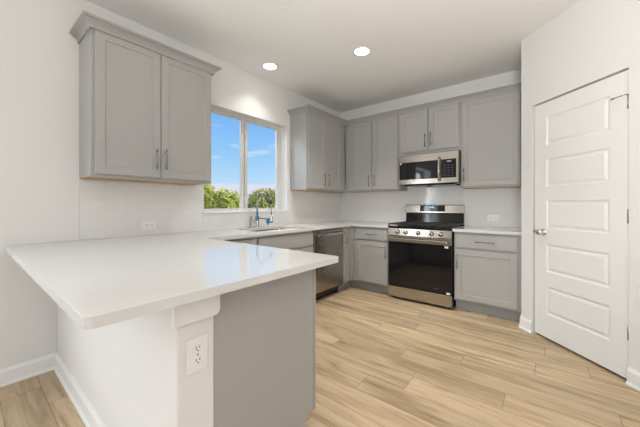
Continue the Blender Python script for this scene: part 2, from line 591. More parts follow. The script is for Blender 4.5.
mb = MB(); mb.box((FX - .025, WY0 + .06, WZ0 + .026), (FX - .021, YM - .04, WZ1 - .038)); mb.build('pane', 'glass', s1)
mb = MB(); mb.box((FX - .029, YM + .05, WZ0 + .026), (FX - .025, WY1 - .06, WZ1 - .038)); mb.build('pane', 'glass', s2)
for z in (WZ1 - .16, WZ0 + .13):
    mb = MB()
    mb.box((FX - .012, YM - .012, z - .035), (FX + .004, YM + .016, z + .035))
    mb.lathe((FX + .003, YM - .001, z), (1, 0, 0), [(0, .011), (.008, .009), (.009, 0)], 12)
    mb.tube([(FX + .008, YM - .001, z), (FX + .010, YM - .001, z + .03)], .004, 8)
    mb.build('latch', 'vinyl', win, bevel=0.002)

# ------------------------------------------------------------------ pantry door
door = bpy.data.objects.new('door_1', None); col.objects.link(door)
door.location = on_diag(0.376, 0, -0.02); ORIGIN['door_1'] = door.location.copy()
struct(door, 'white five panel pantry door in the diagonal wall')
D0, D1, DZ0, DZ1 = U0 + .013, U1 - .002, 0.021, HEAD - .013
PU0, PU1 = 0.130, 0.629
def door_leaf():
    mb = MB()
    T = -0.035
    panels = []
    z = DZ0 + .195
    tops = [0.470, 0.839, 1.220, 1.584, 1.950]
    for t in tops:
        panels.append((t - 0.244, t))
    g = lambda u, v, w: mb.bm.verts.new(on_diag(u, v, w))
    def quad(a, b): pass
    # back and edges
    P = [(D0, DZ0), (D1, DZ0), (D1, DZ1), (D0, DZ1)]
    mb.bm.faces.new([g(u, v, T) for u, v in P])
    for i in range(4):
        a, b = P[i], P[(i + 1) % 4]
        mb.bm.faces.new([g(*a, T), g(*b, T), g(*b, 0), g(*a, 0)])
    # stiles and rails
    def flat(u0, u1, v0, v1, w=0.0):
        mb.bm.faces.new([g(u0, v0, w), g(u1, v0, w), g(u1, v1, w), g(u0, v1, w)])
    flat(D0, PU0, DZ0, DZ1); flat(PU1, D1, DZ0, DZ1)
    v = DZ0
    for a, b in panels:
        flat(PU0, PU1, v, a); v = b
    flat(PU0, PU1, v, DZ1)
    # moulded panels: a cove down, a flat, and a raised field
    steps = [(0, 0), (.004, -.006), (.012, -.010), (.018, -.010), (.036, -.003)]
    for a, b in panels:
        loops = []
        for d, w in steps:
            loops.append([(PU0 + d, a + d, w), (PU1 - d, a + d, w), (PU1 - d, b - d, w), (PU0 + d, b - d, w)])
        for i in range(len(loops) - 1):
            for k in range(4):
                A, B = loops[i], loops[i + 1]
                mb.bm.faces.new([g(*A[k]), g(*A[(k + 1) % 4]), g(*B[(k + 1) % 4]), g(*B[k])])
        mb.bm.faces.new([g(*p) for p in loops[-1]])
    bmesh.ops.remove_doubles(mb.bm, verts=mb.bm.verts, dist=1e-5)
    return mb
door_leaf().build('door_leaf', 'door', door)
mb = MB()
nrm = Vector((-S2, -S2, 0))
ku, kz = 0.105, 0.941
mb.lathe(on_diag(ku, kz, 0.0), nrm, [(0, .031), (.004, .031), (.009, .024), (.012, .012), (.026, .011), (.030, .020), (.040, .0265), (.052, .027), (.060, .021), (.064, .010), (.065, 0)], 24)
mb.build('door_knob', 'chrome', door)
mb = MB(); mb.box((D0 - .0025, kz - .028, -.028), (D0 + .001, kz + .028, .0015), f=on_diag)
mb.build('latch_plate', 'nickel', door)
mb = MB(); mb.lathe(on_diag(D0 - .001, kz, 0.004), nrm, [(-.004, .008), (.004, .008), (.006, .005), (.007, 0)], 12)
for zc in (1.868, 1.104, 0.33):
    hb = MB()
    c2 = Vector(on_diag(D1 - .004, zc, 0.006))
    hb.tube([c2 + Vector((0, 0, -.046)), c2 + Vector((0, 0, .046))], .005, 10)
    hb.tube([c2 + Vector((0, 0, .046)), c2 + Vector((0, 0, .052))], [.0045, .002], 8)
    h_ = hb.build('hinge', 'nickel', door)
    if zc > 1.8:                                   # the top hinge carries a pin stop
        sb = MB()
        p0 = c2 + Vector((0, 0, .050))
        p1 = Vector(on_diag(D1 - .045, zc + .048, .022)); p2 = Vector(on_diag(D1 - .085, zc + .046, .018))
        sb.tube([p0, p1, p2], .0035, 8)
        sb.lathe(p2, (p2 - p1), [(-.004, .006), (.006, .008), (.012, .007), (.013, 0)], 12)
        sb.build('door_stop', 'nickel', h_)
mb.build('strike', 'nickel', door)
# shadowy pantry beyond the gap is closed by a door stop in the jamb
mb = MB()
mb.box((U0, 0, -.062), (U0 + .012, HEAD, -.040), f=on_diag); mb.box((U1 - .012, 0, -.062), (U1, HEAD, -.040), f=on_diag)
mb.build('jamb_stop', 'trim', door)

# ------------------------------------------------------------------ backsplash tiles
def backsplash(name, f, rects, rnd, start):
    """rows of glazed tiles 76 x 305 mm over rects (u0, u1, v0, v1)"""
    mb = MB()
    TH, TL, g = 0.0765, 0.305, 0.0009
    for (u0, u1, v0, v1) in rects:
        mb.box((u0, v0, 0.0005), (u1, v1, 0.0082), 1, f)
    for (u0, u1, v0, v1) in rects:
        r0 = int(math.floor((v0 - 0.914) / TH))
        r = r0
        while 0.914 + r * TH < v1 - 1e-4:
            a, b = max(v0, 0.914 + r * TH), min(v1, 0.914 + (r + 1) * TH)
            u = start + (TL / 2 if r % 2 else 0) - 30 * TL
            while u < u1:
                p, q = max(u, u0), min(u + TL, u1)
                if q - p > 0.012 and b - a > 0.008:
                    tu, tv = rnd.gauss(0, .0016), rnd.gauss(0, .0030)
                    def pt(uu, vv, w):
                        return f(uu, vv, w + tu * (uu - (p + q) / 2) + tv * (vv - (a + b) / 2))
                    L = [[(p + d, a + d, w), (q - d, a + d, w), (q - d, b - d, w), (p + d, b - d, w)]
                         for d, w in ((g, .005), (g, .0087), (g + .0022, .0092))]
                    V = [[mb.bm.verts.new(pt(*c)) for c in l] for l in L]
                    for i in range(2):
                        for k in range(4):
                            mb.bm.faces.new([V[i][k], V[i][(k + 1) % 4], V[i + 1][(k + 1) % 4], V[i + 1][k]])
                    mb.bm.faces.new(V[2])
                u += TL
            r += 1
    return mb.build(name, ['tile', 'grout'])
rt = random.Random(5)
UZ = 1.384                                        # underside of the upper cabinets
o = backsplash('backsplash', on_left, [(-3.505, WY0 - .021, .9145, UZ - .0045), (WY0 - .021, WY1 + .021, .9145, WZ0 - .021), (WY1 + .021, -.0095, .9145, UZ - .0045)], rt, -3.505)
tag(o, 'white glazed subway tile backsplash on the window wall behind the sink', 'backsplash')
o = backsplash('backsplash', on_back, [(0.0, 1.1865, .9145, UZ), (1.1865, 1.9635, .9145, 1.44), (1.9635, 2.588, .9145, UZ)], rt, 0.70)
tag(o, 'white glazed subway tile backsplash on the wall behind the gas range', 'backsplash')

# ------------------------------------------------------------------ cabinets
def shaker(mb, u0, u1, v0, v1, w0, w1, f, rail=0.058, mi=0):
    """shaker front: flat frame with a recessed panel and a small step"""
    g = lambda p: mb.bm.verts.new(f(*p))
    loops = [[(u0 + d, v0 + d, w), (u1 - d, v0 + d, w), (u1 - d, v1 - d, w), (u0 + d, v1 - d, w)]
             for d, w in ((0, w0), (0, w1 - .0015), (.0015, w1), (rail, w1), (rail + .003, w1 - .008), (rail + .006, w1 - .0085))]
    V = [[g(p) for p in l] for l in loops]
    mb.bm.faces.new(V[0][::-1])
    for i in range(len(V) - 1):
        for k in range(4):
            mb.bm.faces.new([V[i][k], V[i][(k + 1) % 4], V[i + 1][(k + 1) % 4], V[i + 1][k]])
    mb.bm.faces.new(V[-1])

def slab(mb, u0, u1, v0, v1, w0, w1, f):
    mb.box((u0, v0, w0), (u1, v1, w1), f=f)

def pull(parent, f, u, v, w, length, vertical=True):
    """bar pull on two posts"""
    mb = MB()
    h = length / 2
    du, dv = (0, h) if vertical else (h, 0)
    st = 0.030
    mb.tube([f(u - du, v - dv, w + st), f(u + du, v + dv, w + st)], .0052, 10)
    k = 0.78
    for s in (-1, 1):
        mb.tube([f(u + s * du * k, v + s * dv * k, w), f(u + s * du * k, v + s * dv * k, w + st)], .0042, 8)
    return mb.build('handle', 'nickel', parent)

def front(parent, name, f, u0, u1, v0, v1, w0, w1, handle=None, flat=False):
    mb = MB()
    if flat:
        slab(mb, u0, u1, v0, v1, w0, w1, f)
    else:
        shaker(mb, u0, u1, v0, v1, w0, w1, f)
    d = mb.build(name, 'cab', parent, bevel=0.0015 if flat else 0)
    if handle:
        pull(d, f, handle[0], handle[1], w1, handle[2], handle[3])
    return d

CAB_T = 2.472
def upper(f, name, label, u0, u1, v0, doors, crown_sides=None, stile=()):
    cx = f((u0 + u1) / 2, v0, 0.16)
    t = thing(name, label, 'cabinet', cx)
    mb = MB()
    mb.box((u0, v0 + .004, 0.0), (u1, CAB_T, 0.303), f=f)
    mb.build('cabinet_body', 'cab', t, bevel=0.0015)
    mb = MB()
    mb.box((u0 + .002, v0, 0.002), (u1 - .002, v0 + .0038, 0.288), f=f)
    o = mb.build('underside', 'ply', t); o['label'] = 'bare tan plywood underside'
    mb = MB()                                    # light rail: bottom of the face frame
    mb.box((u0, v0 - .002, 0.289), (u1, v0 + .0038, 0.303), f=f)
    mb.build('face_frame', 'cab', t)
    for d in doors:
        front(t, 'door', f, d[0], d[1], d[2], 2.418, 0.3065, 0.325, (d[3], d[4], d[5], True))
    return t

PROF = [(0, 2.408), (.012, 2.408), (.012, 2.418), (.008, 2.421), (.012, 2.428), (.022, 2.438), (.036, 2.446), (.044, 2.448),
        (.044, 2.453), (.040, 2.456), (.048, 2.459), (.058, 2.462), (.058, 2.474), (0, 2.474)]
def crown_mesh(path, closed_ends=True):
    """moulding swept along a list of (x, y, nx, ny): point and mitred outward offset"""
    mb = MB()
    rings = []
    for x, y, nx, ny in path:
        rings.append([mb.bm.verts.new((x + nx * d, y + ny * d, z)) for d, z in PROF])
    m = len(PROF)
    for i in range(len(rings) - 1):
        for k in range(m):
            mb.bm.faces.new([rings[i][k], rings[i + 1][k], rings[i + 1][(k + 1) % m], rings[i][(k + 1) % m]])
    mb.bm.faces.new(rings[0]); mb.bm.faces.new(rings[-1][::-1])
    return mb

ua, ub = -3.507, -2.592
t = upper(on_left, 'upper_cabinet', 'large grey two-door upper cabinet hanging alone left of the window', ua, ub, 1.382,
          [(-3.486, -3.053, 1.402, -3.088, 1.545, .165), (-3.047, -2.611, 1.402, -3.018, 1.55, .165)])
# the mouldings butt on the body all round
crown_mesh([(0.0, ua - .0005, 0, -1), (.3265, ua - .0005, 1, -1), (.3265, ub + .0005, 1, 1), (0.0, ub + .0005, 0, 1)]).build('crown_moulding', 'cab', t)

t = upper(on_left, 'upper_cabinet', 'grey two-door upper cabinet right of the window, in the corner', -1.229, -0.3265, 1.382,
          [(-1.212, -0.840, 1.402, -.890, 1.53, .17), (-0.832, -0.461, 1.402, -.792, 1.535, .17)])
t = upper(on_back, 'upper_cabinet', 'grey two-door upper cabinet between the corner and the microwave', 0.305, 1.1855, 1.386,
          [(.400, .766, 1.404, .735, 1.53, .165), (.797, 1.168, 1.404, .830, 1.535, .165)])
t = upper(on_back, 'upper_cabinet', 'short grey two-door upper cabinet above the microwave', 1.1865, 1.9635, 1.842,
          [(1.205, 1.576, 1.882, 1.548, 2.01, .165), (1.591, 1.945, 1.882, 1.620, 2.018, .165)])
t = upper(on_back, 'upper_cabinet', 'grey single-door upper cabinet right of the microwave beside the pantry wall', 1.9645, 2.588, 1.386,
          [(1.985, 2.558, 1.404, 2.008, 1.535, .15)])
o = crown_mesh([(0.0, -1.2295, 0, -1), (.3265, -1.2295, 1, -1), (.3265, -.3265, 1, -1), (2.588, -.3265, 0, -1)]).build('crown_moulding', 'cab')
tag(o, 'grey crown moulding running along the corner and range wall upper cabinets', 'moulding')

# base cabinets ---------------------------------------------------------------
TOE = 0.118
BT = 0.882
def base(f, name, label, u0, u1, toe_u=None, w_back=0.0, open_top=False):
    t = thing(name, label, 'cabinet', f((u0 + u1) / 2, 0, 0.3))
    mb = MB()
    if open_top:                                  # carcass panels round the sink bowl
        for a, b, c_, d in ((u0, u0 + .018, .001, .608), (u1 - .018, u1, .001, .608), (u0 + .018, u1 - .018, .001, .012), (u0 + .018, u1 - .018, .590, .608)):
            mb.box((a, TOE, c_), (b, BT, d), f=f)
        mb.box((u0 + .018, TOE, .012), (u1 - .018, TOE + .018, .590), f=f)
    else:
        mb.box((u0, TOE, w_back + .001), (u1, BT, 0.608), f=f)
    mb.build('cabinet_body', 'cab', t, bevel=0.0015)
    a, b = toe_u or (u0, u1)
    mb = MB(); mb.box((a, 0.001, w_back + .02), (b, TOE, 0.535), f=f)
    mb.build('toe_kick', 'toe', t)
    return t

def solo(u): return u
# right of the range
t = base(on_back, 'base_cabinet', 'grey base cabinet with one drawer and door, right of the range', 1.9635, 2.588)
front(t, 'drawer', on_back, 1.979, 2.550, .715, .858, .6115, .630, (2.270, .787, .185, False), flat=True)
front(t, 'door', on_back, 1.979, 2.550, .140, .688, .6115, .630, (2.004, .560, .165, True))
# left of the range
t = base(on_back, 'base_cabinet', 'grey base cabinet with one drawer and door, left of the range', 0.640, 1.183)
front(t, 'drawer', on_back, .690, 1.166, .715, .858, .6115, .630, (.945, .789, .165, False), flat=True)
front(t, 'door', on_back, .690, 1.166, .140, .688, .6115, .630, (1.146, .568, .165, True))
# corner cabinet on the window wall
t = base(on_left, 'corner_cabinet', 'narrow grey corner base cabinet between dishwasher and range wall', -0.842, -0.001, (-0.842, -.002))
front(t, 'door', on_left, -0.828, -0.712, .140, .858, .6115, .630, (-0.806, .730, .165, True))
mb = MB(); mb.box((0.609, -.640, TOE), (.6395, -.609, BT)); mb.build('corner_stile', 'cab', t, bevel=.001)
mb = MB(); mb.box((0.5355, -.5349, .001), (.6395, -.500, TOE)); mb.build('toe_kick', 'toe', t)
# sink base
t = base(on_left, 'base_cabinet', 'grey sink base cabinet left of the dishwasher under the window', -2.302, -1.466, open_top=True)
front(t, 'drawer_front', on_left, -2.288, -1.482, .715, .858, .6115, .630, None, flat=True)
front(t, 'door', on_left, -2.288, -1.888, .140, .688, .6115, .630, (-1.915, .568, .165, True))
front(t, 'door', on_left, -1.882, -1.482, .140, .688, .6115, .630, (-1.855, .568, .165, True))
# blind corner
t = base(on_left, 'corner_cabinet', 'grey blind corner base cabinet between sink base and peninsula', -3.4980, -2.303, (-3.4980, -2.303))
front(t, 'drawer_front', on_left, -2.80, -2.320, .715, .858, .6115, .630, None, flat=True)
front(t, 'door', on_left, -2.80, -2.320, .140, .688, .6115, .630, (-2.35, .568, .165, True))
# peninsula cabinets face the range
PEX = 1.838
t = thing('peninsula_cabinet', 'grey peninsula base cabinet with plain end panel beside the wall outlet', 'cabinet', (1.25, -3.2, 0))
mb = MB(); mb.box((0.632, -3.4980, TOE), (PEX - .006, -2.912, BT)); mb.build('cabinet_body', 'cab', t, bevel=.0015)
mb = MB(); mb.box((0.632, -3.4980, .001), (PEX - .006, -2.990, TOE)); mb.build('toe_kick', 'toe', t)
mb = MB()
mb.prism([(-3.4980, .001), (-2.990, .001), (-2.990, TOE), (-2.931, TOE), (-2.931, BT), (-3.4980, BT)], PEX - .0055, PEX + .006, lambda u, v, w: (w, u, v))
mb.build('end_panel', 'cab', t, bevel=.0015)
mb = MB(); mb.box((PEX - .030, -2.9275, TOE), (PEX + .006, -2.9115, BT)); mb.build('face_frame', 'cab', t, bevel=.001)
for a, b, hx in ((0.66, 1.235, 1.205), (1.245, 1.822, 1.275)):
    front(t, 'drawer', on_pen_front, a, b, .715, .858, -2.911, -2.890, ((a + b) / 2, .787, .165, False), flat=True)
    front(t, 'door', on_pen_front, a, b, .140, .688, -2.911, -2.890, (hx, .568, .165, True))

# ------------------------------------------------------------------ countertops
def rounded(poly, radii, n=6):
    out = []
    m = len(poly)
    for i, (p, r) in enumerate(zip(poly, radii)):
        p = Vector(p)
        if r <= 0:
            out.append(tuple(p)); continue
        a = (Vector(poly[i - 1]) - p).normalized(); b = (Vector(poly[(i + 1) % m]) - p).normalized()
        c = p + (a + b) * r
        va, vb = (p + a * r) - c, (p + b * r) - c
        for k in range(n + 1):
            t = k / n * math.pi / 2
            out.append(tuple(c + va * math.cos(t) + vb * math.sin(t)))
    return out

def plate(mb, loops, z0, z1):
    """flat plate with holes: outer loop first"""
    bm = mb.bm
    edges = []
    for lp in loops:
        vs = [bm.verts.new((x, y, z1)) for x, y in lp]
        for i in range(len(vs)):
            edges.append(bm.edges.new((vs[i], vs[(i + 1) % len(vs)])))
    r = bmesh.ops.triangle_fill(bm, use_beauty=True, use_dissolve=False, edges=edges)
    fs = [g for g in r['geom'] if isinstance(g, bmesh.types.BMFace)]
    ex = bmesh.ops.extrude_face_region(bm, geom=fs)
    vs = [g for g in ex['geom'] if isinstance(g, bmesh.types.BMVert)]
    bmesh.ops.translate(bm, verts=vs, vec=(0, 0, z0 - z1))

CT, CTH = 0.914, 0.0306
SK = (0.125, 0.515, -2.215, -1.555)               # sink opening x0 x1 y0 y1
mb = MB()
outer = rounded([(0.0008, -3.891), (1.942, -3.891), (1.942, -2.838), (.648, -2.838), (.648, -.648), (1.1865, -.648), (1.1865, -.0008), (.0008, -.0008)],
                [0, .022, .011, .004, .004, 0, 0, 0])
hole = rounded([(SK[0], SK[2]), (SK[0], SK[3]), (SK[1], SK[3]), (SK[1], SK[2])], [.02] * 4)
plate(mb, [outer, hole], CT - CTH, CT)
o = mb.build('countertop', 'quartz', bevel=0.003, seg=3)
tag(o, 'large white quartz countertop wrapping the sink run and peninsula', 'countertop')
mb = MB(); mb.box((1.9535, -.648, CT - CTH), (2.5885, -.0008, CT))
o = mb.build('countertop', 'quartz', bevel=0.003)
tag(o, 'short white quartz countertop between the range and the pantry wall', 'countertop')

# sink ------------------------------------------------------------------------
t = thing('sink', 'undermount stainless sink set in the counter below the window', 'sink', ((SK[0] + SK[1]) / 2, (SK[2] + SK[3]) / 2, .70))
mb = MB()
z_t, z_b = CT - CTH - .0005, 0.69
def ring(d, z, r): return [(x, y, z) for x, y in rounded([(SK[0] + d, SK[2] + d), (SK[0] + d, SK[3] - d), (SK[1] - d, SK[3] - d), (SK[1] - d, SK[2] + d)], [r] * 4)]
loops = [ring(-.012, z_t, .03), ring(.004, z_t, .02), ring(.012, z_b + .03, .03), ring(.04, z_b, .04), ring(.03, z_b - .004, .04), ring(-.004, z_b + .02, .03), ring(-.012, z_t - .004, .03)]
V = [[mb.bm.verts.new(p) for p in l] for l in loops]
for i in range(len(V)):
    A, B = V[i], V[(i + 1) % len(V)]
    if i == 3: 
        continue
    for k in range(len(A)):
        mb.bm.faces.new([A[k], A[(k + 1) % len(A)], B[(k + 1) % len(B)], B[k]])
mb.bm.faces.new(V[3]); mb.bm.faces.new(V[4])
mb.build('basin', 'steel', t)
mb = MB(); mb.lathe((.30, -1.885, z_b + .0005), (0, 0, 1), [(0, .045), (.003, .045), (.004, .036), (.001, .030), (.001, 0)], 24)
mb.build('drain', 'chrome', t)

# faucet ----------------------------------------------------------------------
fx, fy = 0.085, -1.868
t = thing('faucet', 'tall gooseneck chrome faucet with blue tags behind the sink', 'faucet', (fx, fy, CT))
mb = MB(); mb.lathe((fx, fy, CT), (0, 0, 1), [(0, .028), (.006, .028), (.010, .021), (.085, .020), (.092, .016), (.10, .0135)], 20)
mb.build('base', 'chrome', t)
mb = MB()
top, R = 1.235, 0.105
pts = [(fx, fy, CT + .095), (fx, fy, 1.10), (fx, fy, top)]
dirx, diry = 0.985, 0.17
for k in range(1, 13):
    a = math.pi * k / 13
    h = R * (1 - math.cos(a))
    pts.append((fx + dirx * h, fy + diry * h, top + R * .86 * math.sin(a)))
ex, ey = fx + dirx * 2 * R, fy + diry * 2 * R
pts.append((ex, ey, top - .01))
mb.tube(pts, [.0125] * 3 + [.0125 - .0002 * k for k in range(12)] + [.010], 14)
mb.build('spout', 'nickel', t)
mb = MB(); mb.lathe((ex, ey, top - .005), (0, 0, -1), [(-.012, .010), (0, .013), (.030, .013), (.036, .009)], 16); mb.build('collar', 'black', t)
mb = MB(); mb.tube([(ex, ey, top - .035), (ex, ey, 1.06)], .0055, 10); mb.build('hose', 'nickel', t)
mb = MB(); mb.lathe((ex, ey, 1.065), (0, 0, -1), [(0, .008), (.010, .016), (.060, .019), (.085, .023), (.088, .019)], 18); mb.build('spray_head', 'chrome', t)
mb = MB(); mb.tube([(fx + .014, fy + .002, 1.025), (fx + .10, fy + .015, 1.022), (ex - .035, ey - .006, 1.018)], [.009, .008, .009], 10); mb.build('docking_arm', 'bronze', t)
mb = MB()
mb.lathe((fx, fy, 1.03), (0, 0, 1), [(-.035, .0185), (-.03, .0225), (.02, .0225), (.028, .0185)], 16)
o = mb.build('tag', 'blue_tag', t); o['label'] = 'blue protective wrap on the stem'
mb = MB(); mb.box((ex - .060, ey - .030, .965), (ex - .028, ey + .004, 1.028)); mb.box((ex - .050, ey - .022, .950), (ex - .036, ey + .000, .966))
o = mb.build('tag', 'blue_tag', t, bevel=.006); o['label'] = 'blue protective wrap at the docking arm'
mb = MB(); mb.tube([(fx, fy - .018, CT + .055), (fx + .006, fy - .050, CT + .062)], .008, 10); mb.tube([(fx + .006, fy - .048, CT + .060), (fx + .012, fy - .060, CT + .12)], [.006, .0045], 10)
mb.build('lever', 'chrome', t)

t = thing('soap_dispenser', 'slim chrome soap dispenser standing just left of the faucet', 'soap dispenser', (.062, -1.945, CT))
mb = MB(); mb.lathe((.062, -1.945, CT), (0, 0, 1), [(0, .018), (.005, .018), (.008, .012), (.115, .011), (.122, .008)], 16); mb.build('pump_body', 'nickel', t)
mb = MB(); mb.tube([(.062, -1.945, CT + .118), (.062, -1.945, CT + .130), (.080, -1.945, CT + .132), (.092, -1.945, CT + .126)], .0045, 10); mb.build('nozzle', 'nickel', t)

# ------------------------------------------------------------------ dishwasher
t = thing('dishwasher', 'stainless dishwasher with bar handle between sink and corner cabinets', 'dishwasher', (.3, -1.154, 0))
dy0, dy1 = -1.462, -.846
mb = MB(); mb.box((.03, dy0 + .004, .10), (.598, dy1 - .004, .870)); mb.build('tub', 'black', t)
mb = MB(); mb.box((.03, dy0 + .006, .002), (.545, dy1 - .006, .10)); mb.build('toe_kick', 'black', t)
mb = MB(); mb.box((.599, dy0 + .004, .120), (.628, dy1 - .004, .798)); d = mb.build('door', 'steel_dark', t, bevel=.004)
mb = MB(); mb.box((.599, dy0 + .004, .801), (.628, dy1 - .004, .868)); mb.build('control_panel', 'steel_dark', t, bevel=.004)
mb = MB()
mb.box((.662, dy0 + .03, .803), (.678, dy1 - .03, .829))
o = mb.build('handle', 'chrome', d, bevel=.006, seg=3)
for y in (dy0 + .06, dy1 - .06):
    mb = MB(); mb.box((.6285, y - .012, .806), (.6615, y + .012, .826)); mb.build('handle_post', 'steel', d, bevel=.002)
for k in range(5):
    mb = MB(); mb.box((.6282, -1.40 + k * .03, .840), (.6287, -1.385 + k * .03, .844)); mb.build('indicator', 'mark', t)

# ------------------------------------------------------------------ gas range
RX0, RX1 = 1.1895, 1.9515
t = thing('gas_range', 'stainless gas range with black oven door between two base cabinets', 'stove', ((RX0 + RX1) / 2, -.35, 0))
mb = MB(); mb.box((RX0, -.628, .022), (RX1, -.035, .898)); mb.build('range_body', 'black', t, bevel=.002)
for x in (RX0 + .05, RX1 - .05):
    for y in (-.56, -.10):
        mb = MB(); mb.lathe((x, y, .001), (0, 0, 1), [(0, .018), (.02, .014)], 12); mb.build('foot', 'rubber', t)
mb = MB(); mb.box((RX0 + .003, -.662, .035), (RX1 - .003, -.629, .163)); mb.build('storage_drawer', 'steel', t, bevel=.004)
mb = MB(); mb.box((RX0 + .003, -.655, .168), (RX1 - .003, -.629, .722)); od = mb.build('oven_door', 'black', t, bevel=.003)
mb = MB(); mb.box((RX0 + .004, -.660, .170), (RX1 - .004, -.6555, .720)); mb.build('oven_window', 'black_glass', od, bevel=.002)
mb = MB(); mb.box((RX0 + .003, -.664, .724), (RX1 - .003, -.629, .797)); mb.build('door_trim', 'steel', od, bevel=.003)
mb = MB()
mb.box((RX0 + .035, -.722, .744), (RX1 - .035, -.704, .774))
mb.build('handle', 'steel', od, bevel=.008, seg=3)
for x in (RX0 + .07, RX1 - .07):
    mb = MB(); mb.box((x - .012, -.7035, .748), (x + .012, -.6645, .770)); mb.build('handle_post', 'steel', od, bevel=.002)
for z, x in ((.705, RX1 - .055), (.185, RX1 - .035)):
    mb = MB(); mb.box((x - .022, -.6612, z - .013), (x + .018, -.6603, z + .010)); o = mb.build('sticker', 'sticker', od); o['label'] = 'small white sticker'
mb = MB(); mb.box((RX1 - .20, -.6608, .215), (RX1 - .14, -.6603, .222)); mb.build('emblem', 'mark', od)
# control panel leans back a little
mb = MB()
mb.prism([(-.630, .801), (-.668, .801), (-.660, .890), (-.630, .898)], RX0 + .002, RX1 - .002, lambda u, v, w: (w, u, v))
mb.build('control_panel', 'steel', t, bevel=.003)
kn = Vector((0, -1, .09)).normalized()
for x in (1.318, 1.420, 1.574, 1.731, 1.835):
    mb = MB(); mb.lathe((x, -.665, .846), kn, [(0, .028), (.004, .028), (.006, .024), (.022, .022), (.026, .020), (.027, 0)], 22)
    kb = mb.build('knob', 'steel', t)
    mb = MB(); mb.box((x - .0035, -.699, .834), (x + .0035, -.690, .862)); mb.build('pointer', 'black', kb, bevel=.001)
# cooktop
mb = MB(); mb.box((RX0 - .002, -.668, .899), (RX1 + .002, -.062, .917)); mb.build('cooktop', 'black_gloss', t, bevel=.004)
for cx_, cy_, r_ in ((1.335, -.52, .045), (1.335, -.22, .038), (1.57, -.37, .05), (1.805, -.52, .05), (1.805, -.22, .036)):
    mb = MB(); mb.lathe((cx_, cy_, .9172), (0, 0, 1), [(0, r_ + .012), (.006, r_ + .01), (.010, r_), (.018, r_ - .004), (.020, r_ - .010), (.020, 0)], 20)
    mb.build('burner', 'iron', t)
gw = (RX1 - RX0) / 3
for i in range(3):
    a, b = RX0 + gw * i + .008, RX0 + gw * (i + 1) - .008
    y0, y1 = -.650, -.080
    mb = MB()
    zt, zb = .948, .934
    def bar(p, q, w=.006):
        mb.box((min(p[0], q[0]) - w, min(p[1], q[1]) - w, zb), (max(p[0], q[0]) + w, max(p[1], q[1]) + w, zt))
    bar((a, y0), (b, y0)); bar((a, y1), (b, y1)); bar((a, y0), (a, y1)); bar((b, y0), (b, y1))
    m_ = (a + b) / 2
    bar((m_, y0), (m_, y1), .005)
    for y in (-.52, -.37, -.22):
        bar((a, y), (b, y), .005)
    for x in (a, b):
        for y in (y0, (y0 + y1) / 2, y1):
            mb.box((x - .007, y - .007, .9175), (x + .007, y + .007, zb))
    mb.build('grate', 'iron', t, bevel=.002)
# backguard
mb = MB(); mb.prism([(-.030, .905), (-.030, 1.150), (-.050, 1.150), (-.075, 1.065), (-.088, .917), (-.060, .905)], RX0 + .003, RX1 - .003, lambda u, v, w: (w, u, v))
mb.build('back_panel', 'black_gloss', t, bevel=.003)
mb = MB(); mb.prism([(-.020, 1.072), (-.020, 1.184), (-.074, 1.184), (-.090, 1.176), (-.094, 1.072)], RX0 - .004, RX1 + .004, lambda u, v, w: (w, u, v))
bg = mb.build('backguard', 'steel', t, bevel=.004)
mb = MB(); mb.prism([(-.0912, 1.093), (-.0900, 1.172), (-.0922, 1.172), (-.0954, 1.093)], 1.398, 1.728, lambda u, v, w: (w, u, v)); ds = mb.build('display', 'black_glass', bg)
mb = MB()
for k, x in enumerate((1.536, 1.549, 1.566, 1.579)):
    mb.box((x - .005, -.0956, 1.140), (x + .003, -.0945, 1.158))
mb.build('clock_digits', 'blue_led', ds)

# ------------------------------------------------------------------ microwave
t = thing('microwave', 'stainless over-the-range microwave hanging below the short cabinet', 'microwave', (1.575, -.2, 1.44))
MX0, MX1, MZ0, MZ1 = 1.212, 1.9625, 1.452, 1.838
mb = MB(); mb.box((MX0 + .002, -.375, MZ0 - .006), (MX1 - .002, -.011, MZ1)); mb.build('microwave_body', 'black', t, bevel=.003)
mb = MB()
mb.box((MX0 + .06, -.345, MZ0 - .020), (MX1 - .06, -.05, MZ0 - .0065)); mb.build('vent', 'dark', t, bevel=.003)
mb = MB(); mb.box((MX0 + .06, -.330, MZ0 - .0225), (MX0 + .34, -.20, MZ0 - .0205)); mb.box((MX1 - .34, -.330, MZ0 - .0225), (MX1 - .06, -.20, MZ0 - .0205)); mb.build('grease_filter', 'steel_dark', t)
# front frame
FY = -.412
mb = MB()
for (x0, x1, z0, z1) in ((MX0, MX1, 1.735, MZ1 - .012), (MX0, MX1, MZ0, 1.510), (MX0, MX0 + .022, 1.510, 1.735), (MX1 - .024, MX1, 1.510, 1.735), (1.735, 1.768, 1.510, 1.735)):
    mb.box((x0, FY, z0), (x1, -.376, z1))
fd = mb.build('front_frame', 'steel', t, bevel=0)
mb = MB(); mb.box((MX0 + .0225, FY + .002, 1.5105), (1.7345, -.377, 1.7345)); dw = mb.build('door_window', 'black_glass', t)
mb = MB(); mb.box((1.7685, FY + .001, 1.5105), (MX1 - .0245, -.377, 1.7345)); cp = mb.build('control_panel', 'black_glass', t)
mb = MB(); mb.box((1.835, FY - .0004, 1.700), (1.885, FY + .0008, 1.717)); mb.build('clock_digits', 'screen', cp)
for r in range(5):
    for c_ in range(3):
        mb = MB(); mb.box((1.795 + c_ * .045, FY + .0002, 1.535 + r * .030), (1.820 + c_ * .045, FY + .0009, 1.543 + r * .030)); mb.build('key', 'mark', cp)
mb = MB()
pts = []
for k in range(9):
    s = k / 8
    pts.append((1.748, FY - .012 - .030 * math.sin(math.pi * s), 1.475 + s * .290))
mb.tube(pts, .0125, 12); 
mb.build('handle', 'steel', t)
